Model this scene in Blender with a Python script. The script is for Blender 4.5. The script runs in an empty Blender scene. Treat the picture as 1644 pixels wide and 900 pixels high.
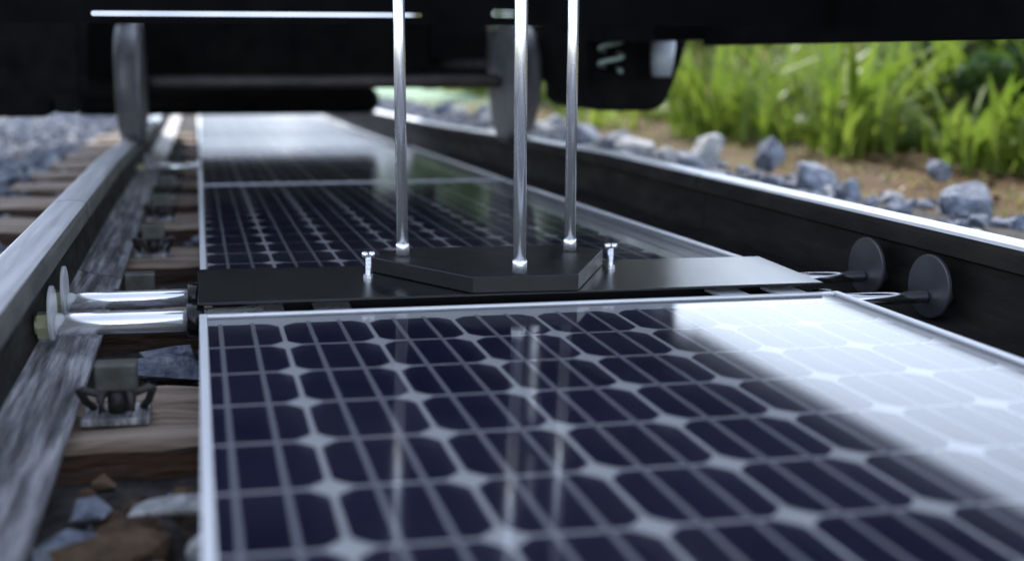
import bpy, bmesh, math, random
from mathutils import Vector, Matrix
random.seed(11)
S = bpy.context.scene
COL = S.collection
R = math.radians

# ------------------------------------------------------------------ camera
# x = across the track (right), y = along the track (away), z = up; the camera is the origin of heights
cd = bpy.data.cameras.new('camera'); cam = bpy.data.objects.new('camera', cd); COL.objects.link(cam)
cam.location = (0, 0, 0); cam.rotation_euler = (math.pi/2 - 0.2004, 0, -0.1624)
cd.sensor_width = 36; cd.lens = 1764.5/1644*36; cd.shift_x = (822-610.8)/1644
cd.clip_start = 0.02; cd.clip_end = 2000
cd.dof.use_dof = True; cd.dof.focus_distance = 1.80; cd.dof.aperture_fstop = 1.75; cd.dof.aperture_blades = 7
S.camera = cam
# ------------------------------------------------------------------ world, sun, exposure
SUN_EL, SUN_AZ = 43, 10             # azimuth clockwise from +y: ahead and a little to the right, behind the wagon
w = bpy.data.worlds.new('World'); S.world = w; w.use_nodes = True
nt = w.node_tree; bg = nt.nodes['Background']
sky = nt.nodes.new('ShaderNodeTexSky'); sky.sky_type = 'NISHITA'; sky.sun_disc = False
sky.sun_elevation = R(SUN_EL); sky.sun_rotation = R(SUN_AZ); sky.air_density = 0.8; sky.dust_density = 0.25; sky.ozone_density = 1.0
hs = nt.nodes.new('ShaderNodeHueSaturation'); hs.inputs['Saturation'].default_value = 0.54      # the camera's white balance in open shade
nt.links.new(sky.outputs[0], hs.inputs['Color']); nt.links.new(hs.outputs[0], bg.inputs[0]); bg.inputs[1].default_value = 0.15
sl = bpy.data.lights.new('sun', 'SUN'); sun = bpy.data.objects.new('sun', sl); COL.objects.link(sun)
sl.energy = 2.1; sl.angle = R(0.5); sl.color = (1, .965, .91)
sd = Vector((math.sin(R(SUN_AZ))*math.cos(R(SUN_EL)), math.cos(R(SUN_AZ))*math.cos(R(SUN_EL)), math.sin(R(SUN_EL))))
sun.rotation_euler = sd.to_track_quat('Z', 'Y').to_euler(); sun.location = sd*20
S.view_settings.view_transform = 'Standard'; S.view_settings.look = 'None'; S.view_settings.gamma = 1
S.view_settings.exposure = 1.95
S.cycles.max_bounces = 10; S.cycles.transparent_max_bounces = 16; S.cycles.use_denoising = True

# ------------------------------------------------------------------ materials
def mat(name, base=(.5,.5,.5), rough=.5, metal=0, spec=.5):
    m = bpy.data.materials.new(name); m.use_nodes = True
    b = m.node_tree.nodes['Principled BSDF']
    b.inputs['Base Color'].default_value = (*base, 1); b.inputs['Roughness'].default_value = rough
    b.inputs['Metallic'].default_value = metal; b.inputs['Specular IOR Level'].default_value = spec
    return m
def N(m, t, **kw):
    n = m.node_tree.nodes.new(t)
    for k, v in kw.items(): setattr(n, k, v)
    return n
def L(m, a, b): m.node_tree.links.new(a, b)
def noisy(name, c1, c2, rough=(.4,.7), metal=0, scale=8, stretch=(1,1,1), bump=.2, detail=6, dist=.02, c3=None, spec=.5, rnd=0):
    """two or three colours mixed by a stretched noise, with noise-driven roughness and fine bump"""
    m = mat(name, c1, .5, metal, spec); b = m.node_tree.nodes['Principled BSDF']
    tc = N(m, 'ShaderNodeTexCoord'); mp = N(m, 'ShaderNodeMapping'); mp.inputs['Scale'].default_value = stretch
    L(m, tc.outputs['Object'], mp.inputs[0])
    vec = mp.outputs[0]
    if rnd:
        oi = N(m, 'ShaderNodeObjectInfo'); ad = N(m, 'ShaderNodeVectorMath', operation='MULTIPLY_ADD')
        L(m, oi.outputs['Random'], ad.inputs[0]); ad.inputs[1].default_value = (37, 91, 53); L(m, vec, ad.inputs[2]); vec = ad.outputs[0]
    nz = N(m, 'ShaderNodeTexNoise'); nz.inputs['Scale'].default_value = scale; nz.inputs['Detail'].default_value = detail
    nz.inputs['Roughness'].default_value = .62
    L(m, vec, nz.inputs['Vector'])
    cr = N(m, 'ShaderNodeValToRGB'); e = cr.color_ramp
    e.elements[0].position = .34; e.elements[0].color = (*c1, 1); e.elements[1].position = .66; e.elements[1].color = (*c2, 1)
    if c3: k = e.elements.new(.5); k.color = (*c3, 1)
    L(m, nz.outputs[0], cr.inputs[0]); L(m, cr.outputs[0], b.inputs['Base Color'])
    mr = N(m, 'ShaderNodeMapRange'); mr.inputs[1].default_value = .3; mr.inputs[2].default_value = .7
    mr.inputs[3].default_value = rough[0]; mr.inputs[4].default_value = rough[1]
    n2 = N(m, 'ShaderNodeTexNoise'); n2.inputs['Scale'].default_value = scale*2.3; n2.inputs['Detail'].default_value = 4
    L(m, vec, n2.inputs['Vector']); L(m, n2.outputs[0], mr.inputs[0]); L(m, mr.outputs[0], b.inputs['Roughness'])
    bp = N(m, 'ShaderNodeBump'); bp.inputs['Strength'].default_value = bump; bp.inputs['Distance'].default_value = dist
    L(m, n2.outputs[0], bp.inputs['Height']); L(m, bp.outputs[0], b.inputs['Normal'])
    return m
def leafmat(name, c1, c2, trans=.45, scale=6):
    m = bpy.data.materials.new(name); m.use_nodes = True; t = m.node_tree; t.nodes.remove(t.nodes['Principled BSDF'])
    out = t.nodes['Material Output']
    gi = N(m, 'ShaderNodeTexCoord'); nz = N(m, 'ShaderNodeTexNoise'); nz.inputs['Scale'].default_value = scale; nz.inputs['Detail'].default_value = 3
    L(m, gi.outputs['Object'], nz.inputs['Vector'])
    cr = N(m, 'ShaderNodeValToRGB'); cr.color_ramp.elements[0].position = .35; cr.color_ramp.elements[1].position = .65
    cr.color_ramp.elements[0].color = (*c1, 1); cr.color_ramp.elements[1].color = (*c2, 1); L(m, nz.outputs[0], cr.inputs[0])
    d = N(m, 'ShaderNodeBsdfDiffuse'); tr = N(m, 'ShaderNodeBsdfTranslucent'); gl = N(m, 'ShaderNodeBsdfGlossy'); gl.inputs['Roughness'].default_value = .45
    L(m, cr.outputs[0], d.inputs[0]); L(m, cr.outputs[0], tr.inputs[0])
    mx = N(m, 'ShaderNodeMixShader'); mx.inputs[0].default_value = trans; L(m, d.outputs[0], mx.inputs[1]); L(m, tr.outputs[0], mx.inputs[2])
    m2 = N(m, 'ShaderNodeMixShader'); m2.inputs[0].default_value = .04; L(m, mx.outputs[0], m2.inputs[1]); L(m, gl.outputs[0], m2.inputs[2])
    L(m, m2.outputs[0], out.inputs[0]); return m

M = {}
M['cell'] = noisy('solar_cell_silicon', (.0045,.004,.040), (.008,.007,.060), (.4,.5), 0, 5, bump=0, rnd=1)
M['sheet'] = noisy('white_backsheet', (.74,.74,.75), (.80,.80,.80), (.5,.6), 0, 3, bump=0)
M['bus'] = noisy('tinned_ribbon', (.34,.34,.38), (.46,.46,.50), (.4,.6), .15, 20, (1,.1,1), bump=0)
M['alu'] = noisy('anodised_aluminium', (.64,.65,.67), (.72,.72,.74), (.3,.42), .2, 14, (1,.15,1), bump=.02)
# glass: a clear pane whose top face mirrors by Fresnel; its lower face adds nothing more
g = bpy.data.materials.new('solar_glass'); g.use_nodes = True; t = g.node_tree; t.nodes.remove(t.nodes['Principled BSDF'])
fr = N(g, 'ShaderNodeFresnel'); fr.inputs[0].default_value = 1.58
tr = N(g, 'ShaderNodeBsdfTransparent'); tr.inputs[0].default_value = (.95,.96,.96,1)
gl = N(g, 'ShaderNodeBsdfGlossy'); gl.inputs['Roughness'].default_value = .085
mx = N(g, 'ShaderNodeMixShader'); L(g, fr.outputs[0], mx.inputs[0]); L(g, tr.outputs[0], mx.inputs[1]); L(g, gl.outputs[0], mx.inputs[2])
# faint dust film with a shape of its own
tc = N(g, 'ShaderNodeTexCoord'); dn = N(g, 'ShaderNodeTexNoise'); dn.inputs['Scale'].default_value = 5; dn.inputs['Detail'].default_value = 8
L(g, tc.outputs['Object'], dn.inputs['Vector'])
dr = N(g, 'ShaderNodeMapRange'); dr.inputs[1].default_value = .4; dr.inputs[2].default_value = .8; dr.inputs[3].default_value = .001; dr.inputs[4].default_value = .014
L(g, dn.outputs[0], dr.inputs[0]); df = N(g, 'ShaderNodeBsdfDiffuse'); df.inputs[0].default_value = (.55,.53,.5,1)
m3 = N(g, 'ShaderNodeMixShader'); L(g, dr.outputs[0], m3.inputs[0]); L(g, mx.outputs[0], m3.inputs[1]); L(g, df.outputs[0], m3.inputs[2])
L(g, m3.outputs[0], t.nodes['Material Output'].inputs[0]); M['glass'] = g
g2 = bpy.data.materials.new('solar_glass_underside'); g2.use_nodes = True; t = g2.node_tree; t.nodes.remove(t.nodes['Principled BSDF'])
tr = N(g2, 'ShaderNodeBsdfTransparent'); L(g2, tr.outputs[0], t.nodes['Material Output'].inputs[0]); M['glass_under'] = g2

M['black'] = noisy('black_powder_coat', (.0055,.0055,.006), (.006,.006,.0066), (.245,.265), 0, 4, bump=0, spec=.32)
M['hex'] = noisy('black_polymer_block', (.006,.006,.006), (.010,.010,.009), (.36,.44), 0, 12, bump=0, spec=.28)
M['chrome'] = noisy('polished_steel', (.84,.84,.86), (.90,.90,.90), (.14,.2), .8, 12, bump=0)
M['darkchrome'] = noisy('dark_polished_steel', (.50,.50,.52), (.60,.60,.62), (.1,.16), 1, 12, bump=0)
M['zinc'] = noisy('zinc_plated_steel', (.70,.71,.75), (.82,.83,.86), (.2,.3), .85, 18, (1,1,.25), bump=.02)
M['brass'] = noisy('yellow_passivated_steel', (.62,.60,.34), (.72,.70,.46), (.25,.4), .6, 20, bump=.02)
M['disc'] = noisy('grey_plastic', (.022,.022,.028), (.030,.030,.037), (.35,.5), 0, 12, bump=.02)
d = mat('frosted_clear_plastic', (.62,.64,.66), .3); d.node_tree.nodes['Principled BSDF'].inputs['Alpha'].default_value = .55; M['cleardisc'] = d
M['railtop'] = noisy('polished_running_surface', (.46,.46,.475), (.70,.70,.72), (.28,.42), .2, 9, (6,.25,1), bump=.03)
M['railside'] = noisy('weathered_and_shaded_rail_steel', (.007,.0065,.006), (.019,.017,.014), (.6,.85), 0, 14, (1,.3,1), bump=.25, c3=(.011,.010,.009), spec=.15)
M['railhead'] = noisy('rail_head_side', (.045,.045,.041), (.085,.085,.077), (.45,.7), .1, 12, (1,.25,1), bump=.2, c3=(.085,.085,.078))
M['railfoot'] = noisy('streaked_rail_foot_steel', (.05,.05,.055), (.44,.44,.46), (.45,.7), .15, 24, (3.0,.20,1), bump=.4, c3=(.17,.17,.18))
M['woodtop'] = noisy('silvered_sleeper_top', (.13,.092,.066), (.37,.30,.245), (.7,.9), 0, 9, (.35,4,4), bump=.8, c3=(.245,.19,.15), spec=.2, rnd=1, dist=.012)
M['wood'] = noisy('creosoted_shaded_sleeper_flank', (.022,.014,.010), (.085,.042,.024), (.6,.9), 0, 8, (.5,3,3), bump=.9, c3=(.042,.023,.016), spec=.3, rnd=1, dist=.015)  # creosote brown, deepened to put the shade of the gaps into it
M['clip'] = noisy('galvanised_clip_steel', (.055,.055,.047), (.11,.11,.098), (.4,.6), .3, 20, bump=.1)
M['clipdark'] = noisy('dark_spring_steel', (.025,.023,.022), (.05,.046,.042), (.5,.7), .3, 20, bump=.1)
M['stone'] = noisy('blue_grey_ballast', (.075,.09,.125), (.28,.305,.365), (.7,.9), 0, 28, bump=.6, c3=(.16,.18,.23), rnd=1, spec=.25)
M['stonewhite'] = noisy('pale_ballast', (.20,.21,.225), (.58,.58,.58), (.7,.9), 0, 30, bump=.9, rnd=1, spec=.25)
M['stonebrown'] = noisy('brown_ballast', (.045,.028,.018), (.14,.092,.055), (.7,.9), 0, 22, bump=.8, rnd=1, spec=.25)
M['bed'] = noisy('ballast_fines', (.022,.020,.019), (.065,.06,.058), (.85,.95), 0, 22, bump=.8, spec=.15)  # fines coloured darker so the gaps between sleepers look shaded
M['soil'] = noisy('brown_soil', (.052,.022,.008), (.080,.066,.014), (.85,.95), 0, 2.4, bump=.6, c3=(.062,.034,.010), spec=.15, detail=9)
b_ = M['soil'].node_tree.nodes['Principled BSDF']; src = b_.inputs['Base Color'].links[0].from_socket
tc_ = N(M['soil'], 'ShaderNodeTexCoord'); sx_ = N(M['soil'], 'ShaderNodeSeparateXYZ'); L(M['soil'], tc_.outputs['Object'], sx_.inputs[0])
mr_ = N(M['soil'], 'ShaderNodeMapRange'); mr_.inputs[1].default_value = 11; mr_.inputs[2].default_value = 15; L(M['soil'], sx_.outputs[1], mr_.inputs[0])
mc_ = N(M['soil'], 'ShaderNodeMix', data_type='RGBA'); mc_.inputs['B'].default_value = (.20,.30,.20,1); L(M['soil'], mr_.outputs[0], mc_.inputs['Factor']); L(M['soil'], src, mc_.inputs['A']); L(M['soil'], mc_.outputs['Result'], b_.inputs['Base Color'])
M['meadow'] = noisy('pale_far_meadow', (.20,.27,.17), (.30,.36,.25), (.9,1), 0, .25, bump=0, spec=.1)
M['wagon'] = noisy('black_wagon_paint', (.0015,.0015,.002), (.003,.003,.0035), (.6,.8), 0, 6, bump=.05, spec=.04)
M['bogie'] = noisy('near_black_bogie_steel', (.0015,.0015,.002), (.005,.0045,.0045), (.6,.8), 0, 8, bump=.15, spec=.05)  # one even near-black steel for the parts under the wagon
M['rust'] = noisy('dull_axle_steel', (.016,.012,.012), (.034,.028,.027), (.5,.7), .1, 10, bump=.1)
M['wheel'] = noisy('worn_wheel_steel', (.065,.065,.072), (.125,.125,.135), (.4,.55), .2, 10, bump=.05)
M['paintgrey'] = noisy('pale_blue_grey_paint', (.20,.23,.26), (.28,.31,.35), (.3,.45), 0, 10, bump=.03)
M['spring'] = noisy('pale_green_spring', (.16,.22,.20), (.24,.31,.28), (.4,.6), .1, 10, bump=.03)
M['grass'] = leafmat('grass_blade', (.052,.098,.007), (.185,.235,.030), .4, .7)
M['grass2'] = leafmat('bright_leaf', (.10,.17,.014), (.24,.31,.055), .45, 1.6)
M['dry'] = leafmat('dry_grass', (.30,.23,.08), (.42,.36,.14), .3, 2)
M['bush'] = leafmat('dark_bush_leaf', (.022,.055,.010), (.055,.11,.018), .3, 3)
M['bark'] = noisy('bush_stem', (.08,.05,.03), (.14,.09,.06), (.8,.9), 0, 12, bump=.3)

# ------------------------------------------------------------------ helpers
class MB:
    def __init__(s): s.v = []; s.f = []; s.m = []; s.sm = []
    def add(s, vs, fs, m=0, smooth=False):
        o = len(s.v); s.v += [tuple(v) for v in vs]
        for f in fs: s.f.append(tuple(o+i for i in f)); s.m.append(m); s.sm.append(smooth)
        return s
    def box(s, x0, x1, y0, y1, z0, z1, m=0):
        return s.add([(x0,y0,z0),(x1,y0,z0),(x1,y1,z0),(x0,y1,z0),(x0,y0,z1),(x1,y0,z1),(x1,y1,z1),(x0,y1,z1)],
            [(0,3,2,1),(4,5,6,7),(0,1,5,4),(1,2,6,5),(2,3,7,6),(3,0,4,7)], m)
    def prism_y(s, pts, y0, y1, m=0):          # polygon in x,z (counter-clockwise seen from -y) extruded along y
        n = len(pts)
        vs = [(x, y0, z) for x, z in pts] + [(x, y1, z) for x, z in pts]
        return s.add(vs, [tuple(range(n)), tuple(range(2*n-1, n-1, -1))] + [((i+1) % n, i, n+i, n+(i+1) % n) for i in range(n)], m)
    def prism_z(s, pts, z0, z1, m=0):
        n = len(pts)
        vs = [(x, y, z0) for x, y in pts] + [(x, y, z1) for x, y in pts]
        return s.add(vs, [tuple(range(n-1, -1, -1)), tuple(range(n, 2*n))] + [(i, (i+1) % n, n+(i+1) % n, n+i) for i in range(n)], m)
    def lathe(s, p0, p1, prof, n=24, m=0, smooth=True, caps=True):   # prof: list of (t along the axis in metres, radius)
        p0 = Vector(p0); ax = (Vector(p1)-p0).normalized()
        a = Vector((0,0,1)) if abs(ax.z) < .9 else Vector((1,0,0)); u = ax.cross(a).normalized(); v = ax.cross(u)
        vs = []
        for tt, r in prof:
            c = p0+ax*tt
            for k in range(n):
                th = 2*math.pi*k/n; vs.append(c+u*math.cos(th)*r+v*math.sin(th)*r)
        fs = []
        for i in range(len(prof)-1):
            for k in range(n): fs.append((i*n+k, (i+1)*n+k, (i+1)*n+(k+1) % n, i*n+(k+1) % n))
        s.add(vs, fs, m, smooth)
        if caps:
            o = len(prof)-1
            s.add(vs[:n], [tuple(range(n))], m); s.add(vs[o*n:], [tuple(range(n-1, -1, -1))], m)
        return s
    def tube(s, pts, r, n=10, m=0):
        pts = [Vector(q) for q in pts]; vs = []; rr = r if isinstance(r, (list, tuple)) else [r]*len(pts)
        for i, q in enumerate(pts):
            d = (pts[min(i+1, len(pts)-1)]-pts[max(i-1, 0)]).normalized()
            a = Vector((0,0,1)) if abs(d.z) < .9 else Vector((1,0,0)); u = d.cross(a).normalized(); v = d.cross(u)
            vs += [q+u*math.cos(2*math.pi*k/n)*rr[i]+v*math.sin(2*math.pi*k/n)*rr[i] for k in range(n)]
        fs = [(i*n+k, (i+1)*n+k, (i+1)*n+(k+1) % n, i*n+(k+1) % n) for i in range(len(pts)-1) for k in range(n)]
        s.add(vs, fs, m, True); s.add(vs[:n], [tuple(range(n))], m); s.add(vs[-n:], [tuple(range(n-1, -1, -1))], m); return s
    def mesh(s, name, mats, off=(0,0,0), bevel=0, seg=2):
        me = bpy.data.meshes.new(name)
        ox, oy, oz = off
        me.from_pydata([(x-ox, y-oy, z-oz) for x, y, z in s.v], [], s.f)
        for mm in (mats if isinstance(mats, (list, tuple)) else [mats]): me.materials.append(M[mm])
        me.polygons.foreach_set('material_index', s.m); me.polygons.foreach_set('use_smooth', s.sm)
        if bevel:
            bm = bmesh.new(); bm.from_mesh(me); bmesh.ops.remove_doubles(bm, verts=bm.verts, dist=1e-5)
            bmesh.ops.bevel(bm, geom=[e for e in bm.edges if len(e.link_faces) == 2 and e.calc_face_angle() > .5], offset=bevel, segments=seg, affect='EDGES', profile=.5)
            bm.to_mesh(me); bm.free()
        bm = bmesh.new(); bm.from_mesh(me); bmesh.ops.remove_doubles(bm, verts=bm.verts, dist=1e-6); bmesh.ops.recalc_face_normals(bm, faces=bm.faces); bm.to_mesh(me); bm.free()
        me.update(); return me
def wloc(o):
    p = Vector(o.location)
    while o.parent: o = o.parent; p += Vector(o.location)
    return p
def link(name, me, parent=None, loc=(0,0,0)):
    o = bpy.data.objects.new(name, me); COL.objects.link(o)
    if parent: o.parent = parent
    o.location = loc; return o
def part(name, mb, mats, parent, bevel=0, seg=2, center=None):       # mb in world coordinates
    base = wloc(parent); c = Vector(center) if center else base
    return link(name, mb.mesh(name, mats, c, bevel, seg), parent, c-base)
def props(o, label=None, cat=None, group=None, kind=None):
    for k, v in (('label', label), ('category', cat), ('group', group), ('kind', kind)):
        if v: o[k] = v
    return o
def thing(name, label, cat, loc, group=None):
    return props(link(name, None, None, loc), label, cat, group)
def solo(name, mb, mats, label, cat, loc, group=None, bevel=0, seg=2):
    return props(link(name, mb.mesh(name, mats, loc, bevel, seg), None, loc), label, cat, group)

DROP = [(-5,0),(1.6,0),(3.2,.004),(4.3,.027),(5.6,.062),(7.5,.09),(10,.105),(80,.105)]
def drop(y):
    for (a, p), (b, q) in zip(DROP, DROP[1:]):
        if y <= b: return p+(q-p)*(y-a)/(b-a)
    return DROP[-1][1]
def dr2(x, y): return drop(y)*(1-.85*min(1, max(0, (x-1.35)/.3)))   # the verge beyond the right rail stays level
RT = -.279                                    # running surface of the rails

# ------------------------------------------------------------------ ground, ballast bed, meadow
def ground_z(x, y):
    z = -.535-dr2(x, y)*.9
    if x > 3.3: z += .20*(x-3.3)*min(1, (x-3.3)/1.5)
    if x > 9: z -= .12*(x-9)
    if x < -2.2: z -= .05*(-2.2-x)
    return z
def hsh(i, j): return (math.sin(i*12.9898+j*78.233)*43758.5453) % 1
gm = MB(); xs = [-400,-120,-40,-15,-8,-5,-3.5,-2.6,-2.2]+[-2+.35*i for i in range(44)]+[14,16,20,30,60,150,400]
ys = [-30,-10,-4]+[-2+.5*i for i in range(45)]+[21,23,26,30,40,60,100,200,450]
vs = []; nx = len(xs)
for j, y in enumerate(ys):
    for i, x in enumerate(xs):
        b = (hsh(i, j)-.5)*.05 if 2 < x < 14 and y < 22 else 0
        vs.append((x, y, max(ground_z(x, y), -1.6)+b))
gm.add(vs, [(j*nx+i, j*nx+i+1, (j+1)*nx+i+1, (j+1)*nx+i) for j in range(len(ys)-1) for i in range(nx-1)], 0, True)
props(link('ground', gm.mesh('ground', 'soil')), kind='structure')
bm_ = MB(); ysb = [-3,0,1,2,3,4,5,6,7,8,10,14,20,40,80]; sec = [(-3.2,-.66),(-1.9,-.53),(-1.3,-.505),(-.3,-.52),(1.3,-.51),(1.6,-.475),(2.2,-.465),(2.75,-.60)]
vs = [(x, y, z-dr2(x, y)) for y in ysb for x, z in sec]; n = len(sec)
bm_.add(vs, [(j*n+i, j*n+i+1, (j+1)*n+i+1, (j+1)*n+i) for j in range(len(ysb)-1) for i in range(n-1)], 0, True)
props(link('ballast_bed', bm_.mesh('ballast_bed', 'bed')), kind='structure')
mm = MB(); vs = []; K = 60
for j in range(7):
    for i in range(K+1):
        x = -160+i*320/K; y = 55+j*14
        zz = -1.1+.42*j*(.75+.3*math.sin(i*.7)+.15*math.sin(i*1.9+1))*(1 if j < 6 else .9)
        vs.append((x, y, zz-.5))
mm.add(vs, [(j*(K+1)+i, j*(K+1)+i+1, (j+1)*(K+1)+i+1, (j+1)*(K+1)+i) for j in range(6) for i in range(K)], 0, True)
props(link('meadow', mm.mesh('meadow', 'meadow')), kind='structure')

M['added_haze_ridge'] = noisy('haze_coloured_ridge', (.32,.35,.40), (.44,.46,.50), (.9,1), 0, .02, bump=0, spec=.1, detail=8)  # added ridge: hides bright horizon sky, with haze put into its colour
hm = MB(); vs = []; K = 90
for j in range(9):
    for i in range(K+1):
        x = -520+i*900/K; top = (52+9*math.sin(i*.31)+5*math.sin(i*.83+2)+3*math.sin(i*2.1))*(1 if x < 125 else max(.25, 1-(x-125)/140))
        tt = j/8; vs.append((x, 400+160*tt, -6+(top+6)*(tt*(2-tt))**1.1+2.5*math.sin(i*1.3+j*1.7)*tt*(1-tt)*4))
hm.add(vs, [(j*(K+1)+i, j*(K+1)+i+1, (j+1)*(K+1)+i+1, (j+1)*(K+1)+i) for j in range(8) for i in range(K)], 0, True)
props(link('added_haze_ridge', hm.mesh('added_haze_ridge', 'added_haze_ridge')), kind='structure')

# ------------------------------------------------------------------ rails
RAILC = {'left': -.226-.036, 'right': 1.208+.036}
def rail(side, y0, y1, label):
    xc = RAILC[side]; t = thing('rail', label, 'rail', (xc, y0, RT-.19-drop(y0)), 'running rails')
    st = [y0]+[y for y, _ in DROP if y0 < y < y1]+[y1]
    def sweep(pts, mats):
        mb = MB(); n = len(pts); vs = [(xc+x, y, RT-drop(y)+z) for y in st for x, z in pts]
        for j in range(len(st)-1):
            for i in range(n):
                k = (i+1) % n
                mb.add([vs[j*n+i], vs[j*n+k], vs[(j+1)*n+k], vs[(j+1)*n+i]], [(0,1,2,3)], mats[i])
        mb.add(vs[:n], [tuple(range(n))], 1); mb.add(vs[-n:], [tuple(range(n-1,-1,-1))], 1); return mb
    # head: crowned, with rounded gauge corners
    hd = [(-.0355,-.040),(-.036,-.014),(-.0325,-.006),(-.026,-.0018),(-.012,-.0004),(.012,-.0004),(.026,-.0018),(.0325,-.006),(.036,-.014),(.0355,-.040),(.010,-.050),(-.010,-.050)]
    part('head', sweep(hd, ([2,2,0,0,0,0,0,2,2,1,1,1] if side == 'left' else [1,1,0,0,0,0,0,1,1,1,1,1])), ['railtop','railside','railhead'], t)  # right head sides painted darker for the shade they lie in
    wb = [(-.0095,-.0502),(-.0085,-.09),(-.012,-.142),(.012,-.142),(.0085,-.09),(.0095,-.0502)]
    part('web', sweep(wb, [1]*6), ['railfoot','railside'], t)
    ft = [(-.095,-.172),(-.096,-.162),(-.030,-.148),(-.012,-.1422),(.012,-.1422),(.030,-.148),(.096,-.162),(.095,-.172)]
    part('foot', sweep(ft, [0 if side == 'left' else 1]*8), ['railfoot','railside'], t)  # right foot takes the dark side steel, shade painted into it
    return t
JY = {'left': 2.26, 'right': 2.55}
rail('left', -1.2, JY['left']-.002, 'near length of the left rail, bright worn top and streaky grey foot')
rail('left', JY['left']+.002, 40, 'far length of the left rail, running beyond the joint under a small wheel')
rail('right', -1.2, JY['right']-.002, 'near length of the right rail, dark side behind the two grey discs')
rail('right', JY['right']+.002, 40, 'far length of the right rail, running away beyond the joint beside the stones')

# ------------------------------------------------------------------ sleepers
ORD = ['nearest','second','third','fourth','fifth','sixth','seventh','eighth','ninth','tenth','eleventh','twelfth']
SY = [1.456+.62*k for k in range(12)]; ST = -.470
def sleeper_mesh(seed):
    rd = random.Random(seed); mb = MB(); nxs = 40; x0, x1 = -.74, 1.74
    prof = [(-.122,-.17),(-.124,-.01),(-.114,0),(-.06,.002),(0,-.002),(.06,.001),(.114,0),(.124,-.01),(.122,-.17)]
    vs = []
    for i in range(nxs+1):
        x = x0+(x1-x0)*i/nxs
        for (yy, zz) in prof: vs.append((x, yy+rd.uniform(-.005,.005), zz+rd.uniform(-.004,.003)))
    n = len(prof)
    for k in range(n-1): mb.add(vs, [(i*n+k, i*n+k+1, (i+1)*n+k+1, (i+1)*n+k) for i in range(nxs)], 1 if 1 <= k <= 6 else 0)
    mb.add(vs[:n], [tuple(range(n))]); mb.add(vs[-n:], [tuple(range(n-1,-1,-1))])
    return mb.mesh('sleeper', ['wood','woodtop'])
sm = [sleeper_mesh(i) for i in range(4)]
for k, y in enumerate(SY):
    o = link('sleeper', sm[k % 4], None, (0, y, ST-drop(y)))
    tail = ['with a broad clip and pale chips beside it','half hidden below the polished bars','just beyond the black plate','','','','','','','','',''][k]
    props(o, ('timber sleeper nearest the camera '+tail) if k == 0 else f'{ORD[k]} timber sleeper counting away from the camera {tail}'.strip(), 'sleeper', 'timber sleepers')

# ------------------------------------------------------------------ rail clips
def make_clip():
    t = thing('rail_clip', 'x', 'clip', (0,0,0), 'rail clips')
    b = MB().box(-.046,.042,-.030,.040,.000,.010); part('base_plate', b, 'railfoot', t, .002)
    b = MB().box(-.027,.027,-.016,.016,.042,.078); part('clamp_block', b, 'clip', t, .003)
    b = MB().lathe((0,0,.012),(0,0,1), [(0,.013),(.029,.013)], 16); part('bolt', b, 'clipdark', t)
    for s in (-1, 1):
        b = MB().tube([(s*.010,-.008,.038),(s*.026,-.013,.040),(s*.043,-.016,.047),(s*.047,-.012,.044),(s*.040,.002,.024),(s*.032,.016,.012)], .0052, 8); part('spring_arm', b, 'clipdark', t)
        b = MB().tube([(s*.018,-.026,.018),(s*.020,-.020,.034),(s*.014,-.008,.044)], .006, 8); part('spring_leg', b, 'clipdark', t)
    return t
def copy_tree(o, parent=None):
    c = o.copy(); COL.objects.link(c); c.parent = parent
    for ch in list(o.children): copy_tree(ch, c)
    return c
clip0 = make_clip(); clips = [clip0]+[copy_tree(clip0) for _ in range(8)]
for k, c in enumerate(clips):
    y = SY[k]-.035
    c.location = (-.117, y, ST+.003-drop(y)); c.rotation_euler.z = R(random.uniform(-4,4))
    c['label'] = ['grey rail clip in front of the polished bars, nearest the camera','grey rail clip just behind the polished bars at the left rail'][k] if k < 2 else f'{ORD[k]} rail clip counting away from the camera along the left rail'

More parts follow.
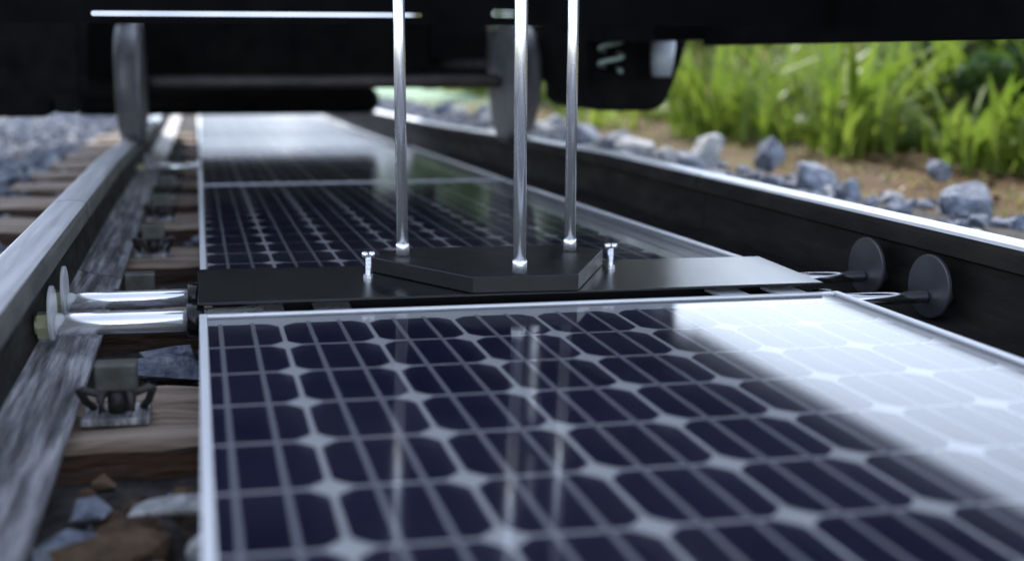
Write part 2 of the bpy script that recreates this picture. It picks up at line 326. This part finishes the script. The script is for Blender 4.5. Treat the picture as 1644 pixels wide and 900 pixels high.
# ------------------------------------------------------------------ solar panels
PITCH = .127; CS = .1205
def cell_mesh():
    h = CS/2; r = .0735; a0 = math.acos(h/r); pts = []
    for q in range(4):
        for k in range(5):
            th = q*math.pi/2+a0+(math.pi/2-2*a0)*k/4; pts.append((r*math.cos(th), r*math.sin(th)))
    return MB().prism_z(pts, 0, .0004).mesh('cell', 'cell')
CELL = cell_mesh()
def cut_cell_mesh(wd):                      # first column, partly under the frame
    h = CS/2; r = .0735; a0 = math.acos(h/r); pts = []
    for q in (0, 3):
        for k in range(5):
            th = q*math.pi/2+a0+(math.pi/2-2*a0)*k/4; pts.append((r*math.cos(th), r*math.sin(th)))
    arc2 = pts[5:]; arc1 = pts[:5]
    pl = arc2+arc1+[(h-wd, h), (h-wd, -h)]
    return MB().prism_z(pl, 0, .0004).mesh('cell', 'cell')
def panel(y0, z0, y1, z1, rows, xl, xr, colx, cutw, label, joined=False, marg=.004):
    """frame from y0 (near) to y1 (far), top of the frame at z0..z1; colx = x of the first column boundary"""
    Lh = math.hypot(y1-y0, z1-z0); ang = math.atan2(z1-z0, y1-y0)
    t = thing('solar_panel', label, 'solar panel', (xl, y0, z0), 'solar panels laid between the rails')
    t.rotation_euler.x = ang
    W = xr-xl; fw = .011; fh = .036; fe = .011 if marg > .01 else .007
    def P(name, mb, m, bevel=0, loc=(0,0,0)): return link(name, mb.mesh(name, m, (0,0,0), bevel), t, loc)
    P('frame_bar', MB().box(0, fw, 0, Lh, -fh, 0), 'alu', .0012); P('frame_bar', MB().box(W-fw, W, 0, Lh, -fh, 0), 'alu', .0012)
    P('frame_bar', MB().box(fw+.0003, W-fw-.0003, 0, fe, -fh, -.0004), 'alu' if marg > .01 else 'bus', .0012); P('frame_bar', MB().box(fw+.0003, W-fw-.0003, Lh-fe, Lh, -fh, -.0004), 'alu' if marg > .01 else 'bus', .0012)
    P('backsheet', MB().box(fw-.004, W-fw+.004, fe-.004, Lh-fe+.004, -.0105, -.0075), 'sheet')
    gp = MB().box(fw-.003, W-fw+.003, fe-.003, Lh-fe+.003, -.0058, -.0026)
    gp.m = [1,0,1,1,1,1]
    P('glass_pane', gp, ['glass','glass_under'])
    yb = Lh-fw-marg; zc = -.0074
    cut = cut_cell_mesh(cutw) if cutw else None
    cj = MB()
    for c in range(8):
        for r_ in range(rows):
            cx = colx-xl+(c-.5)*PITCH; cy = yb-(r_+.5)*PITCH
            if cx+CS/2 > W-fw: continue
            me = cut if (c == 0 and cut) else CELL
            if joined: cj.add([(v.co.x+cx, v.co.y+cy, v.co.z+zc) for v in me.vertices], [tuple(p.vertices) for p in me.polygons])
            else: link('cell', me, t, (cx, cy, zc))
    if joined: P('cells', cj, 'cell')['kind'] = 'stuff'
    bl = MB().box(-.0031, .0031, 0, rows*PITCH+.006, 0, .0004).mesh('busbar', 'bus')
    for c in range(8):
        for s in (-.0225, .0235):
            bx = colx-xl+(c-.5)*PITCH+s
            if fw < bx < W-fw: link('busbar', bl, t, (bx, yb-rows*PITCH-.003, zc+.0006))
    return t
PX0, PX1 = -.0085, 1.020
panel(-.052, -.3733, 1.610, -.3733, 12, PX0, PX1, .1073, .1005, 'large solar panel in the foreground, right half mirroring the bright sky', marg=.034)
panel(1.935, -.3755, 3.612, -.4060, 13, PX0+.002, PX1+.004, .1315, 0, 'second solar panel, right behind the black plate and the three steel rods')
panel(3.625, -.4065, 5.295, -.4300, 13, PX0+.002, PX1+.004, .1315, 0, 'third solar panel from the camera, between the first two and the small wheels')
panel(5.320, -.4380, 6.990, -.4640, 13, PX0+.002, PX1+.004, .1315, 0, 'fourth solar panel, washed white by the sky beyond the small wheels', True)
panel(7.003, -.4645, 8.673, -.4800, 13, PX0+.002, PX1+.004, .1315, 0, 'fifth and farthest visible solar panel, pale beyond the dark low beam', True)
panel(8.686, -.4805, 10.356, -.4830, 13, PX0+.002, PX1+.004, .1315, 0, 'pale solar panel farthest down the track, mostly hidden by the dark low beam', True)

# ------------------------------------------------------------------ coupling plate with bars and discs
PT = -.362
cp = thing('coupling_plate', 'wide flat black plate joining two solar panels, with polished bars to both rails', 'plate', (.5, 1.77, PT-.06))
part('top_plate', MB().prism_z([(-.010,1.634),(1.004,1.626),(1.018,1.868),(-.010,1.905)], PT-.005, PT), 'black', cp, .0015)
part('housing', MB().box(.012,.975,1.682,1.900,PT-.062,PT-.0055), 'black', cp, .002)
for x in (.062, .166):
    part('connector_tab', MB().box(x, x+.058, 1.614, 1.681, PT-.022, PT-.016), 'zinc', cp, .001)
for x in (.822, .922):
    part('connector_tab', MB().box(x, x+.050, 1.614, 1.681, PT-.020, PT-.014), 'alu', cp, .001)
BZ = -.392
def bar(side, y, rad, disc_mat):
    s = -1 if side == 'left' else 1
    dr = .041 if s < 0 else .0535
    xa = -.012 if s < 0 else 1.0; xw = RAILC[side]-s*.0095; xd = -.222 if s < 0 else 1.190
    b = part('clamp_bar', MB().lathe((xa+s*-.10,y,BZ),(xa+s,y,BZ), [(0,rad),(abs(xd-xa)+.095,rad),(abs(xd-xa)+.10,rad-.002)], 28), 'chrome' if s < 0 else 'darkchrome', cp, center=(xa,y,BZ))
    part('socket', MB().lathe((xa-s*.0105,y,BZ),(xa+s,y,BZ), [(0,rad+.009),(.024,rad+.009),(.026,rad+.006)], 28), 'black', b)
    part('pressure_disc', MB().lathe((xd,y,BZ+.018),(xd+s,y,BZ+.018), [(0,dr-.0025),(.001,dr),(.005,dr),(.006,dr-.0025)], 40, smooth=False), disc_mat, b)
    part('nut', MB().lathe((xd+s*.0062,y,BZ),(xd+s,y,BZ), [(0,.021),(.018,.021)], 6, smooth=False), 'brass' if s < 0 else 'disc', b)
    e0 = xd+s*.0245
    part('end_foot', MB().lathe((e0,y,BZ),(e0+s,y,BZ), [(0,.014),(max(.004,abs(xw-e0)-.006),.014),(abs(xw-e0)-.001,.008)], 16), 'brass' if s < 0 else 'disc', b)
bar('left', 1.815, .0150, 'cleardisc'); bar('left', 1.655, .0175, 'cleardisc')
for y in (1.800, 1.622): bar('right', y, .0105, 'disc')
for x, y in ((.272, 1.785), (.702, 1.800)):
    b = part('bolt', MB().lathe((x,y,PT),(x,y,1), [(0,.0085),(.006,.0085),(.0065,.0052)]+[(.0065+.0011*i, .0052 if i % 2 else .0049) for i in range(1,27)], 16, smooth=False), 'zinc', cp, center=(x,y,PT))
    for s in (-1, 1):
        part('bolt_head', MB().lathe((x+s*.0058,y,PT+.0345),(x+s*.0058,y,1), [(0,.0035),(.002,.0055),(.008,.0055),(.010,.0035)], 12), 'zinc', b)

ky, kz = 4.42, -.425
kb = thing('clamp_bar', 'white polished bar between left rail and third panel, far behind the near bars', 'clamp bar', (-.10, ky, kz))
part('bar', MB().lathe((-.005,ky,kz),(-1,ky,kz), [(0,.015),(.20,.015)], 20), 'chrome', kb)
part('pressure_disc', MB().lathe((-.206,ky,kz+.015),(-1,ky,kz+.015), [(0,.038),(.001,.040),(.005,.040),(.006,.038)], 28, smooth=False), 'cleardisc', kb)
part('end_foot', MB().lathe((-.2125,ky,kz),(-1,ky,kz), [(0,.013),(.034,.013),(.038,.008)], 14), 'brass', kb)
# ------------------------------------------------------------------ lifting block with three rods
HT = -.335
lb = thing('lifting_block', 'black six-sided block on the plate with three upright steel rods', 'lifting block', (.5, 1.74, PT))
part('block', MB().prism_z([(.413,1.630),(.582,1.624),(.700,1.832),(.655,1.900),(.345,1.905),(.285,1.830)], PT+.0006, HT), 'hex', lb, .0018)
for (x, y, r_) in ((.3397,1.838,.0100), (.494,1.652,.0100), (.6405,1.838,.0096)):
    rod = part('rod', MB().lathe((x,y,HT),(x-.0145,y,HT+.76), [(0,r_),(.715,r_)], 24), 'zinc', lb, center=(x,y,HT))
    part('collar', MB().lathe((x,y,HT+.0003),(x,y,1), [(0,r_+.0018),(.019,r_+.0018),(.021,r_+.0003)], 24), 'zinc', rod)

# ------------------------------------------------------------------ wagon above the track
wg = thing('wagon', 'black rail wagon overhead, seen from beneath, on small wheels', 'wagon', (.49, 2.2, RT))
YA, YB = 3.38, 9.5
part('underframe', MB().box(-.52,1.50,YA,YB,1.30,1.40), 'wagon', wg, .004)
part('body', MB().box(-.56,1.54,YA,YB,1.4002,2.45), 'wagon', wg, .02)  # unseen body: height and length shaped to keep sun off the panels
part('lifting_arm', MB().box(.43,.53,1.895,3.40,.372,.44), 'wagon', wg, .004)
part('spreader', MB().box(.29,.67,1.60,1.89,.3705,.40), 'wagon', wg, .004)
part('arm_bracket', MB().box(.40,.56,3.4004,3.46,.372,1.2998), 'wagon', wg, .004)
part('side_sill', MB().box(1.385,1.415,1.45,2.93,.030,.78), 'wagon', wg, .004)
part('added_gap_blocker', MB().box(1.24,1.415,2.932,3.50,.046,1.2998), 'wagon', wg, .004)  # added infill: closes a sky gap mirrored in the near panel
part('added_side_blocker', MB().box(1.30,1.36,3.96,6.42,-.09,.122), 'bogie', wg, .004)  # added bar: keeps bright sky out of the panels' right-hand reflections
# slotted crossbeam: two long openings with round ends
def slot_beam():
    mb = MB(); y0, y1 = 2.30, 2.312; za, zb, zt = .066, .0790, .145
    slots = [(-.205,.467,.0795,.0900), (.611,.690,.0800,.0985)]
    x = -.4895
    zl, zh = .0795, .0985
    mb.box(-.4895, 1.3845, y0, y1, za, zl); mb.box(-.4895, 1.3845, y0, y1, zh, zt)
    def fill(xa, xb, sl, sr):            # solid web between slots
        pts = []
        if sl: z0, z1 = sl; r_ = (z1-z0)/2; c = (z0+z1)/2; left = [(xa-r_+r_*math.cos(a), c+r_*math.sin(a)) for a in [math.pi/2-math.pi*k/8 for k in range(9)]]
        else: left = [(xa, zh), (xa, zl)]
        if sr: z0, z1 = sr; r_ = (z1-z0)/2; c = (z0+z1)/2; right = [(xb+r_-r_*math.cos(a), c+r_*math.sin(a)) for a in [-math.pi/2+math.pi*k/8 for k in range(9)]]
        else: right = [(xb, zl), (xb, zh)]
        if right[-1][1] < zh-1e-4: right.append((right[-1][0], zh))
        if left[0][1] < zh-1e-4: left.insert(0, (left[0][0], zh))
        mb.prism_y(left+right, y0, y1)
    s1, s2 = (zl, .0900), (zl, zh)
    fill(-.4895, -.205, None, s1); fill(.467, .611, s1, s2); fill(.690, 1.3845, s2, None)
    mb.box(-.205+.00525, .467-.00525, y0, y1, .0900, zh)
    return mb
part('slotted_crossbeam', slot_beam(), 'wagon', wg)
part('transom', MB().box(-.5,1.5,4.75,4.95,.215,1.2998), 'bogie', wg, .004)
part('brake_box', MB().box(-.50,1.02,4.62,4.90,-.092,.150), 'bogie', wg, .006)
part('hanger', MB().box(.955,1.19,4.52,4.60,-.012,1.2998), 'bogie', wg, .004)
part('hanger', MB().box(.93,1.19,4.52,4.60,-.080,-.045), 'bogie', wg, .004)
part('low_beam', MB().lathe((-.70,6.5,-.250),(1,6.5,-.250), [(0,.03),(.02,.062),(.06,.080),(1.68,.080),(1.73,.066),(1.755,.03)], 20), 'bogie', wg)
part('added_end_blocker', MB().box(-.70,1.0,6.36,6.42,-.225,.15), 'bogie', wg, .004)  # added plates, this and the next: block sky mirrored in the middle panels
part('added_end_blocker', MB().box(1.0004,1.299,6.36,6.42,-.150,.15), 'bogie', wg, .004)
for x in (-.70, 1.315): part('hanger', MB().box(x,x+.075,6.424,6.48,-.19,1.2998), 'bogie', wg, .003)
# wheelset
WY = 4.22; WR = .212; WZ = RT-drop(WY)+WR
ws = part('wheelset', MB().lathe((-.18,WY,WZ),(1.16,WY,WZ), [(0,.024),(.02,.027),(.6,.024),(.74,.024),(1.32,.027),(1.34,.024)], 20), 'rust', wg, center=(.49,WY,WZ))
for s, xr in ((-1,-.226),(1,1.208)):
    prof = [(0,.05),(0.001,.20),(.006,WR+.022),(.014,WR+.025),(.024,WR+.016),(.034,WR+.003),(.07,WR-.002),(.092,WR-.005),(.096,WR-.02),(.096,.06)]
    part('wheel', MB().lathe((xr-s*.034,WY,WZ),(xr+s,WY,WZ), prof, 48), 'wheel', ws)
# right bogie end: rounded casting, flanged cylinder, coil spring
cast = [(1.245,1.2998),(1.252,.02),(1.262,-.144),(1.285,-.168),(1.316,-.176),(1.490,-.178),(1.517,-.172),(1.545,-.150),(1.557,-.126),(1.594,-.017),(1.625,.101),(1.640,1.2998)]
part('axle_casting', MB().prism_y(cast, 3.52, 3.95), 'bogie', wg, .012)
cy_ = part('brake_cylinder', MB().lathe((1.490,3.44,1.2998),(1.490,3.44,-1), [(0,.036),(1.205,.036)], 28), 'paintgrey', wg, center=(1.49,3.44,1.3))
part('flange', MB().lathe((1.490,3.44,.0945),(1.490,3.44,-1), [(0,.05),(.003,.054),(.014,.054),(.017,.05)], 32), 'alu', cy_)
part('piston_sleeve', MB().lathe((1.490,3.44,.0772),(1.490,3.44,-1), [(0,.040),(.10,.036),(.14,.03)], 28), 'paintgrey', cy_)
hx = [(1.315+.036*math.cos(a*.5), 3.44+.036*math.sin(a*.5), -.045+.0125*a*.5*2/6.283*2.0) for a in range(0, 60)]
part('coil_spring', MB().tube(hx, .0075, 8), 'spring', wg)
part('spring_seat', MB().lathe((1.315,3.44,-.065),(1.315,3.44,1), [(0,.05),(.012,.05)], 20), 'bogie', wg)
part('spring_guide', MB().lathe((1.315,3.44,-.0525),(1.315,3.44,1), [(0,.018),(1.35,.018)], 12), 'bogie', wg)
# left bogie end
castl = [(-1.02,1.2998),(-1.0,-.15),(-.96,-.192),(-.50,-.195),(-.478,-.18),(-.455,-.125),(-.385,-.115),(-.37,.20),(-.37,1.2998)]
part('axle_casting', MB().prism_y(castl[::1], 3.8, 4.1), 'bogie', wg, .01)
part('brake_block', MB().prism_y([(-.470,-.11),(-.450,-.178),(-.392,-.182),(-.388,-.11)], 3.72, 3.798), 'bogie', wg, .004)

# ------------------------------------------------------------------ stones
def rock_mesh(seed, sq=(1,.8,.7), n=15, mat_='stone', bev=.03):
    rd = random.Random(seed); bm = bmesh.new()
    for _ in range(n):
        v = Vector((rd.gauss(0,1), rd.gauss(0,1), rd.gauss(0,1))).normalized()*rd.uniform(.86,1.0)*.5
        bm.verts.new((v.x*sq[0], v.y*sq[1], v.z*sq[2]))
    bmesh.ops.convex_hull(bm, input=bm.verts)
    for v in [v for v in bm.verts if not v.link_faces]: bm.verts.remove(v)
    if bev: bmesh.ops.bevel(bm, geom=bm.edges[:], offset=bev, segments=1, affect='EDGES', clamp_overlap=True)
    bmesh.ops.recalc_face_normals(bm, faces=bm.faces)
    me = bpy.data.meshes.new('rock'); bm.to_mesh(me); bm.free(); me.materials.append(M[mat_]); return me
# gravel: one mass per place
def gravel(name, regions, mat_, seed, label):
    rd = random.Random(seed); var = [rock_mesh(900+i, (1, rd.uniform(.65,.9), rd.uniform(.5,.75)), 11, mat_, 0) for i in range(12)]
    data = [([v.co.copy() for v in m.vertices], [tuple(p.vertices) for p in m.polygons]) for m in var]
    mb = MB()
    for (x0,x1,y0,y1,zf,cnt,s0,s1) in regions:
        for _ in range(cnt):
            x, y = rd.uniform(x0,x1), rd.uniform(y0,y1); s = rd.uniform(s0,s1)
            z = zf(x,y)
            if z is None: continue
            mt = Matrix.Translation((x,y,z+rd.uniform(-.25,.22)*s)) @ Matrix.Rotation(rd.uniform(0,6.28),4,'Z') @ Matrix.Rotation(rd.uniform(-.6,.6),4,'X') @ Matrix.Diagonal((s,s,s,1))
            vs, fs = rd.choice(data); mb.add([mt @ v for v in vs], fs)
    o = link(name, mb.mesh(name, mat_)); props(o, label, 'gravel', None, 'stuff')
def bed_z(x, y):
    for (a,p),(b,q) in zip(sec, sec[1:]):
        if a <= x <= b: return p+(q-p)*(x-a)/(b-a)-dr2(x, y)
    return None
def crib(x, y):
    if any(abs(y-sy) < .15 for sy in SY): return None
    return bed_z(x,y)+.0
def shoulder(x, y):
    if any(abs(y-sy) < .15 for sy in SY) and (-.78 < x < 1.78): return None
    return bed_z(x, y)+.012
gravel('ballast_gravel', [(-3.0,-.74,.8,13,shoulder,3000,.06,.13),(-.9,-.36,.8,9,shoulder,1100,.04,.07),(-.15,.05,.7,7,crib,200,.03,.055),
    (1.36,1.95,.5,12,shoulder,1700,.05,.10),(1.9,2.3,.6,13,shoulder,420,.05,.09)], 'stone', 5, 'blue grey crushed stone ballast spread around the sleepers and rails')
gravel('pale_gravel', [(-3.0,-.74,.8,13,shoulder,800,.05,.11),(1.4,2.3,2.0,12,shoulder,240,.04,.07)], 'stonewhite', 6, 'pale chips scattered through the blue grey ballast')
gravel('brown_gravel', [(-.16,.05,.7,7,crib,330,.03,.06),(2.2,3.5,2.6,9,lambda x,y: ground_z(x,y),260,.02,.05)], 'stonebrown', 7, 'brown stone flakes between the sleepers and on the bare soil')
def stone(x, y, z, dims, seed, mat_, label, group, rz=0, tilt=(0,0)):
    o = link('stone', rock_mesh(seed, dims, 17, mat_, .007 if min(dims) > .07 else 0), None, (x,y,z))
    o.rotation_euler = (tilt[0], tilt[1], rz); props(o, label, 'stone', group)
G = 'loose stones beyond the right rail'
for a in [(2.14,4.42,-.47,(.22,.16,.20),21,'stonewhite','large white stone beyond the right rail, below tall grass blades'),
          (1.98,4.30,-.50,(.20,.18,.13),22,'stone','grey stone leaning against the left of the large white stone'),
          (2.32,4.22,-.455,(.12,.12,.17),23,'stone','upright blue grey stone standing alone right of the white stone'),
          (2.16,3.62,-.475,(.21,.15,.16),24,'stone','slanted blue grey stone near the middle of the right rail'),
          (2.06,3.72,-.52,(.13,.13,.11),25,'stone','small dark stone at the left foot of the slanted stone'),
          (2.17,3.38,-.505,(.17,.13,.11),26,'stone','low dark grey stone resting just above the right rail edge'),
          (2.30,3.36,-.53,(.08,.08,.08),27,'stonewhite','small pale stone at the right of the low dark stone'),
          (2.30,2.99,-.49,(.17,.15,.18),28,'stone','big grey stone right of the bare soil patch'),
          (2.80,3.82,-.475,(.11,.10,.08),29,'stone','small dark stone perched behind the big grey stone'),
          (2.44,2.88,-.56,(.14,.12,.09),30,'stone','grey stone cut by the right edge of the picture'),
          (1.92,6.0,-.50,(.24,.20,.20),31,'stonewhite','pale round stone between the centre rod and the right rod'),
          (1.80,6.45,-.52,(.24,.20,.19),32,'stonewhite','pale stone just left of the centre rod, below the right wheel'),
          (2.02,5.30,-.50,(.15,.13,.16),33,'stonewhite','small bright stone under the dark axle casting'),
          (2.18,5.1,-.53,(.18,.14,.10),34,'stone','flat grey stone under the dark axle casting'),
          (1.88,4.75,-.52,(.17,.14,.12),35,'stone','grey stone behind the right rail beside the rightmost rod'),
          (1.80,5.75,-.53,(.16,.13,.12),37,'stone','grey stone left of the small bright stone under the casting'),
          (2.06,4.62,-.50,(.15,.13,.13),38,'stonewhite','pale stone touching the left side of the large white stone'),
          (1.74,5.35,-.53,(.14,.12,.11),39,'stone','small grey stone just right of the rightmost rod'),
          (2.02,4.05,-.535,(.14,.12,.10),40,'stone','low grey stone at the foot of the upright stone'),
          (1.98,8.3,-.60,(.30,.22,.18),36,'stonewhite','pale stone far down the line beside the leftmost rod')]:
    x,y,z,dm,sd_,mt_,lb_ = a; dm = tuple(v*1.2 for v in dm); z += .05; stone(x,y,z-dr2(x, y),dm,sd_,mt_,lb_,G, random.Random(sd_).uniform(0,6), (random.Random(sd_+1).uniform(-.4,.4), random.Random(sd_+2).uniform(-.4,.4)))
for k in range(11):
    q = random.Random(600+k); y = 4.75+.40*k+q.uniform(-.12,.12); x = 1.93+.16*q.random(); d_ = q.uniform(.19,.28)
    stone(x, y, -.415-dr2(x, y), (d_, d_*q.uniform(.7,.95), d_*q.uniform(.65,.9)), 620+k, 'stone' if k % 3 else 'stonewhite', f"{ORD[k]} stone of the blurred row behind the right rail, counting away", 'row of stones lining the right rail', q.uniform(0,6), (q.uniform(-.4,.4), q.uniform(-.4,.4)))
G2 = 'loose stones between sleepers at the left rail'
for a in [(-.035,1.150,-.482,(.13,.07,.018),51,'stonewhite','flat pale chip beside the panel frame in the nearest gap',.2),
          (-.105,1.075,-.495,(.15,.11,.05),52,'stonebrown','rounded brown stone in the nearest gap left of the panel',.4),
          (-.055,.985,-.500,(.16,.10,.06),53,'stone','grey stone at the bottom edge left of the panel frame',.1),
          (-.155,1.12,-.505,(.10,.07,.03),58,'stone','thin slate at the rail foot in the nearest gap',1.2),
          (-.10,1.16,-.51,(.11,.06,.03),59,'stonebrown','flat brown flake under the pale chip',.3),
          (-.005,1.05,-.49,(.05,.05,.05),54,'stonewhite','small pale chip touching the panel frame at the lower left',.6),
          (-.135,1.19,-.495,(.07,.06,.03),55,'stone','small blue grey chip at the foot of the nearest sleeper',.9),
          (-.065,1.675,-.475,(.17,.13,.045),56,'stone','flat blue grey slab behind the nearest rail clip',.1),
          (-.06,1.76,-.48,(.12,.10,.05),57,'stone','dark slab stone under the polished bars',.5)]:
    x,y,z,dm,sd_,mt_,lb_,rz = a; stone(x,y,z,dm,sd_,mt_,lb_,G2,rz,(0,.05))

# ------------------------------------------------------------------ vegetation
def blade(mb, x, y, z, h, wd, lean, az, seg=5, m=0, rd=random):
    dx, dy = math.cos(az), math.sin(az); px, py = -dy, dx
    tw = rd.uniform(-.5,.5); px, py = px*math.cos(tw)-py*math.sin(tw), px*math.sin(tw)+py*math.cos(tw)
    vs = []
    for i in range(seg+1):
        t_ = i/seg; b = lean*t_*t_; hh = h*(t_-.28*min(1.6,lean/h)*t_*t_*t_)
        ww = wd*(.55+.9*t_ if t_ < .4 else 1.0*(1-((t_-.4)/.6)**1.7)+.02)*.5
        cx, cy, cz = x+dx*b, y+dy*b, z+hh
        vs += [(cx-px*ww, cy-py*ww, cz), (cx+px*ww, cy+py*ww, cz)]
    mb.add(vs, [(2*i,2*i+1,2*i+3,2*i+2) for i in range(seg)], m, True)
def clump(x, y, cnt, h0, h1, w0, w1, spread, label, mat_='grass2', seed=0):
    rd = random.Random(seed); mb = MB(); z = ground_z(x, y)-.02
    for _ in range(cnt):
        a = rd.uniform(0,6.28); r_ = spread*1.1*rd.random()**.7; h = rd.uniform(h0*.6,h1)*(1 if rd.random() < .8 else .6)
        blade(mb, x+math.cos(a)*r_, y+math.sin(a)*r_, z, h, rd.uniform(w0*.4,w1), h*rd.uniform(.1,1.1), a+rd.uniform(-1.3,1.3), 6, 0, rd)
    solo('grass_clump', mb, mat_, label, 'grass', (x,y,z), 'leafy grass clumps on the bank')
CL = [(3.30,7.05,80,.45,.95,.05,.085,.25,'tall grass clump right beside the dark axle casting'),
      (3.52,6.45,64,.35,.8,.05,.085,.3,'bright grass clump above the large white stone'),
      (3.48,5.75,70,.4,.85,.05,.085,.25,'bright grass clump with upright crossing blades right of the white stone'),
      (3.75,5.25,30,.3,.6,.05,.085,.35,'grass clump behind the slanted blue grey stone'),
      (3.55,4.75,70,.3,.62,.04,.07,.25,'fan of long arching leaves at the middle of the bank'),
      (3.62,4.42,36,.25,.5,.05,.085,.3,'low leafy clump right of the arching fan'),
      (3.70,4.12,36,.22,.48,.05,.085,.3,'low leafy clump behind the small perched stone'),
      (3.85,3.95,30,.2,.42,.05,.085,.3,'small leafy clump at the right edge of the picture'),
      (4.3,6.2,70,.4,.8,.05,.085,.4,'second row grass clump on the bank behind the crossing blades'),
      (4.6,5.4,70,.4,.7,.05,.085,.4,'second row grass clump on the bank above the arching fan'),
      (4.2,7.4,70,.4,.8,.05,.085,.4,'second row grass clump on the bank near the wagon sill end'),
      (3.0,8.6,40,.25,.5,.05,.085,.4,'distant grass clump glimpsed under the axle casting')]
for i, c in enumerate(CL): clump(c[0]+.16, *c[1:], seed=70+i)
rd = random.Random(99); mb = MB()
for _ in range(17000):
    x = 3.75+7*rd.random()**1.4; y = rd.uniform(2.6,19)
    h = rd.uniform(.18,.42)*(1.15 if rd.random() < .3 else 1)
    if x < 4.2: h *= .4+1.1*(x-3.75)
    k = 0 if rd.random() < .88 else 1
    blade(mb, x, y, ground_z(x,y)-.02, h, rd.uniform(.016,.055), h*rd.uniform(.2,1.0), rd.uniform(0,6.28), 4, k, rd)
for _ in range(2600):
    x = rd.uniform(2.4,3.7); y = rd.uniform(2.6,14); h = rd.uniform(.02,.07)
    blade(mb, x, y, ground_z(x,y)-.01, h, rd.uniform(.006,.012), h*rd.uniform(.4,1.2), rd.uniform(0,6.28), 3, 1 if rd.random() < .6 else 0, rd)
props(link('grass', mb.mesh('grass', ['grass','dry'])), 'bright green grass covering the bank beyond the right rail', 'grass', None, 'stuff')
def bush(x, y, rx, rz, cnt, label, seed):
    rd = random.Random(seed); z = ground_z(x,y); t = thing('bush', label, 'bush', (x,y,z), 'dark bushes on the bank')
    st = MB()
    for k in range(6):
        a = rd.uniform(0,6.28); st.tube([(x,y,z-.03),(x+math.cos(a)*rx*.2,y+math.sin(a)*rx*.2,z+rz*.5),(x+math.cos(a)*rx*.5,y+math.sin(a)*rx*.5,z+rz*1.1)], [.022,.015,.006], 6)
    part('stem', st, 'bark', t)
    lf = MB()
    lobes = [(rd.gauss(0,.45)*rx, rd.gauss(0,.45)*rx, rz*rd.uniform(.35,1.1), rx*rd.uniform(.3,.55)) for _ in range(12)]
    for _ in range(cnt):
        lx, ly, lz, lr = rd.choice(lobes); v = Vector((rd.gauss(0,1),rd.gauss(0,1),rd.gauss(0,1))).normalized()*lr*rd.random()**.4
        c = Vector((x+lx+v.x, y+ly+v.y, z+max(.03,lz+v.z*.8))); u = Vector((rd.gauss(0,1),rd.gauss(0,1),rd.gauss(0,.6))).normalized(); w_ = u.cross(Vector((rd.gauss(0,1),rd.gauss(0,1),rd.gauss(0,1)))).normalized()
        a, b = rd.uniform(.03,.06), rd.uniform(.014,.024)
        lf.add([c-u*a, c+w_*b, c+u*a, c-w_*b], [(0,1,2,3)])
    part('foliage', lf, 'bush', t)
bush(4.75,6.0,.55,.42,2600,'dark green bush at the upper right corner of the bank',301)
bush(4.35,5.35,.34,.30,1400,'small dark bush at the right edge under the wagon sill',302)
bush(5.6,7.7,.5,.3,1800,'dark bush in the shade behind the arching fan',303)
bush(6.4,8.3,.6,.3,1800,'dark bush far up the bank behind the bright grass',304)

for i, (x, y, r_, h, lb_) in enumerate([(4.4,12.6,.8,1.35,'tall olive bush on the bank behind the coil spring'),(5.5,11.6,.8,1.3,'tall olive bush on the bank behind the axle casting'),
        (3.9,15.2,.8,1.5,'tall olive bush beyond the right wheel and centre rod'),(6.6,13.5,.9,1.5,'tall olive bush farther up the bank behind the flanged cylinder')]):
    bush(x, y, r_, h, 4200, lb_, 320+i)
M['tree'] = leafmat('pale_tree_leaf', (.10,.16,.09), (.19,.26,.15), .35, .6)  # distance haze put into the leaf colour
def tree(x, y, h, r_, label, seed):
    rd = random.Random(seed); z = max(ground_z(x, y), -1.6)-.1; t = thing('tree', label, 'tree', (x,y,z), 'trees at the end of the line')
    tk = MB(); tk.tube([(x,y,z),(x+.1,y,z+h*.3),(x-.1,y,z+h*.6),(x,y,z+h*.9)], [.22,.17,.11,.04], 8)
    lobes = []
    for k in range(14):
        a = rd.uniform(0,6.28); q = rd.uniform(.15,.75)*r_; zz = h*rd.uniform(.22,.9); lobes.append((x+math.cos(a)*q, y+math.sin(a)*q, z+zz, r_*rd.uniform(.3,.5)))
        tk.tube([(x,y,z+zz*.6),(x+math.cos(a)*q*.6,y+math.sin(a)*q*.6,z+zz*.85),(x+math.cos(a)*q,y+math.sin(a)*q,z+zz)], [.07,.05,.02], 6)
    part('trunk', tk, 'bark', t)
    lf = MB()
    for _ in range(5200):
        cx, cy, cz, lr = rd.choice(lobes); v = Vector((rd.gauss(0,1),rd.gauss(0,1),rd.gauss(0,1))).normalized()*lr*rd.random()**.35
        c = Vector((cx,cy,cz))+v; u = Vector((rd.gauss(0,1),rd.gauss(0,1),rd.gauss(0,.6))).normalized(); w_ = u.cross(Vector((rd.gauss(0,1),rd.gauss(0,1),rd.gauss(0,1)))).normalized()
        a, b = rd.uniform(.10,.2), rd.uniform(.05,.1); lf.add([c-u*a, c+w_*b, c+u*a, c-w_*b], [(0,1,2,3)])
    part('crown', lf, 'tree', t)
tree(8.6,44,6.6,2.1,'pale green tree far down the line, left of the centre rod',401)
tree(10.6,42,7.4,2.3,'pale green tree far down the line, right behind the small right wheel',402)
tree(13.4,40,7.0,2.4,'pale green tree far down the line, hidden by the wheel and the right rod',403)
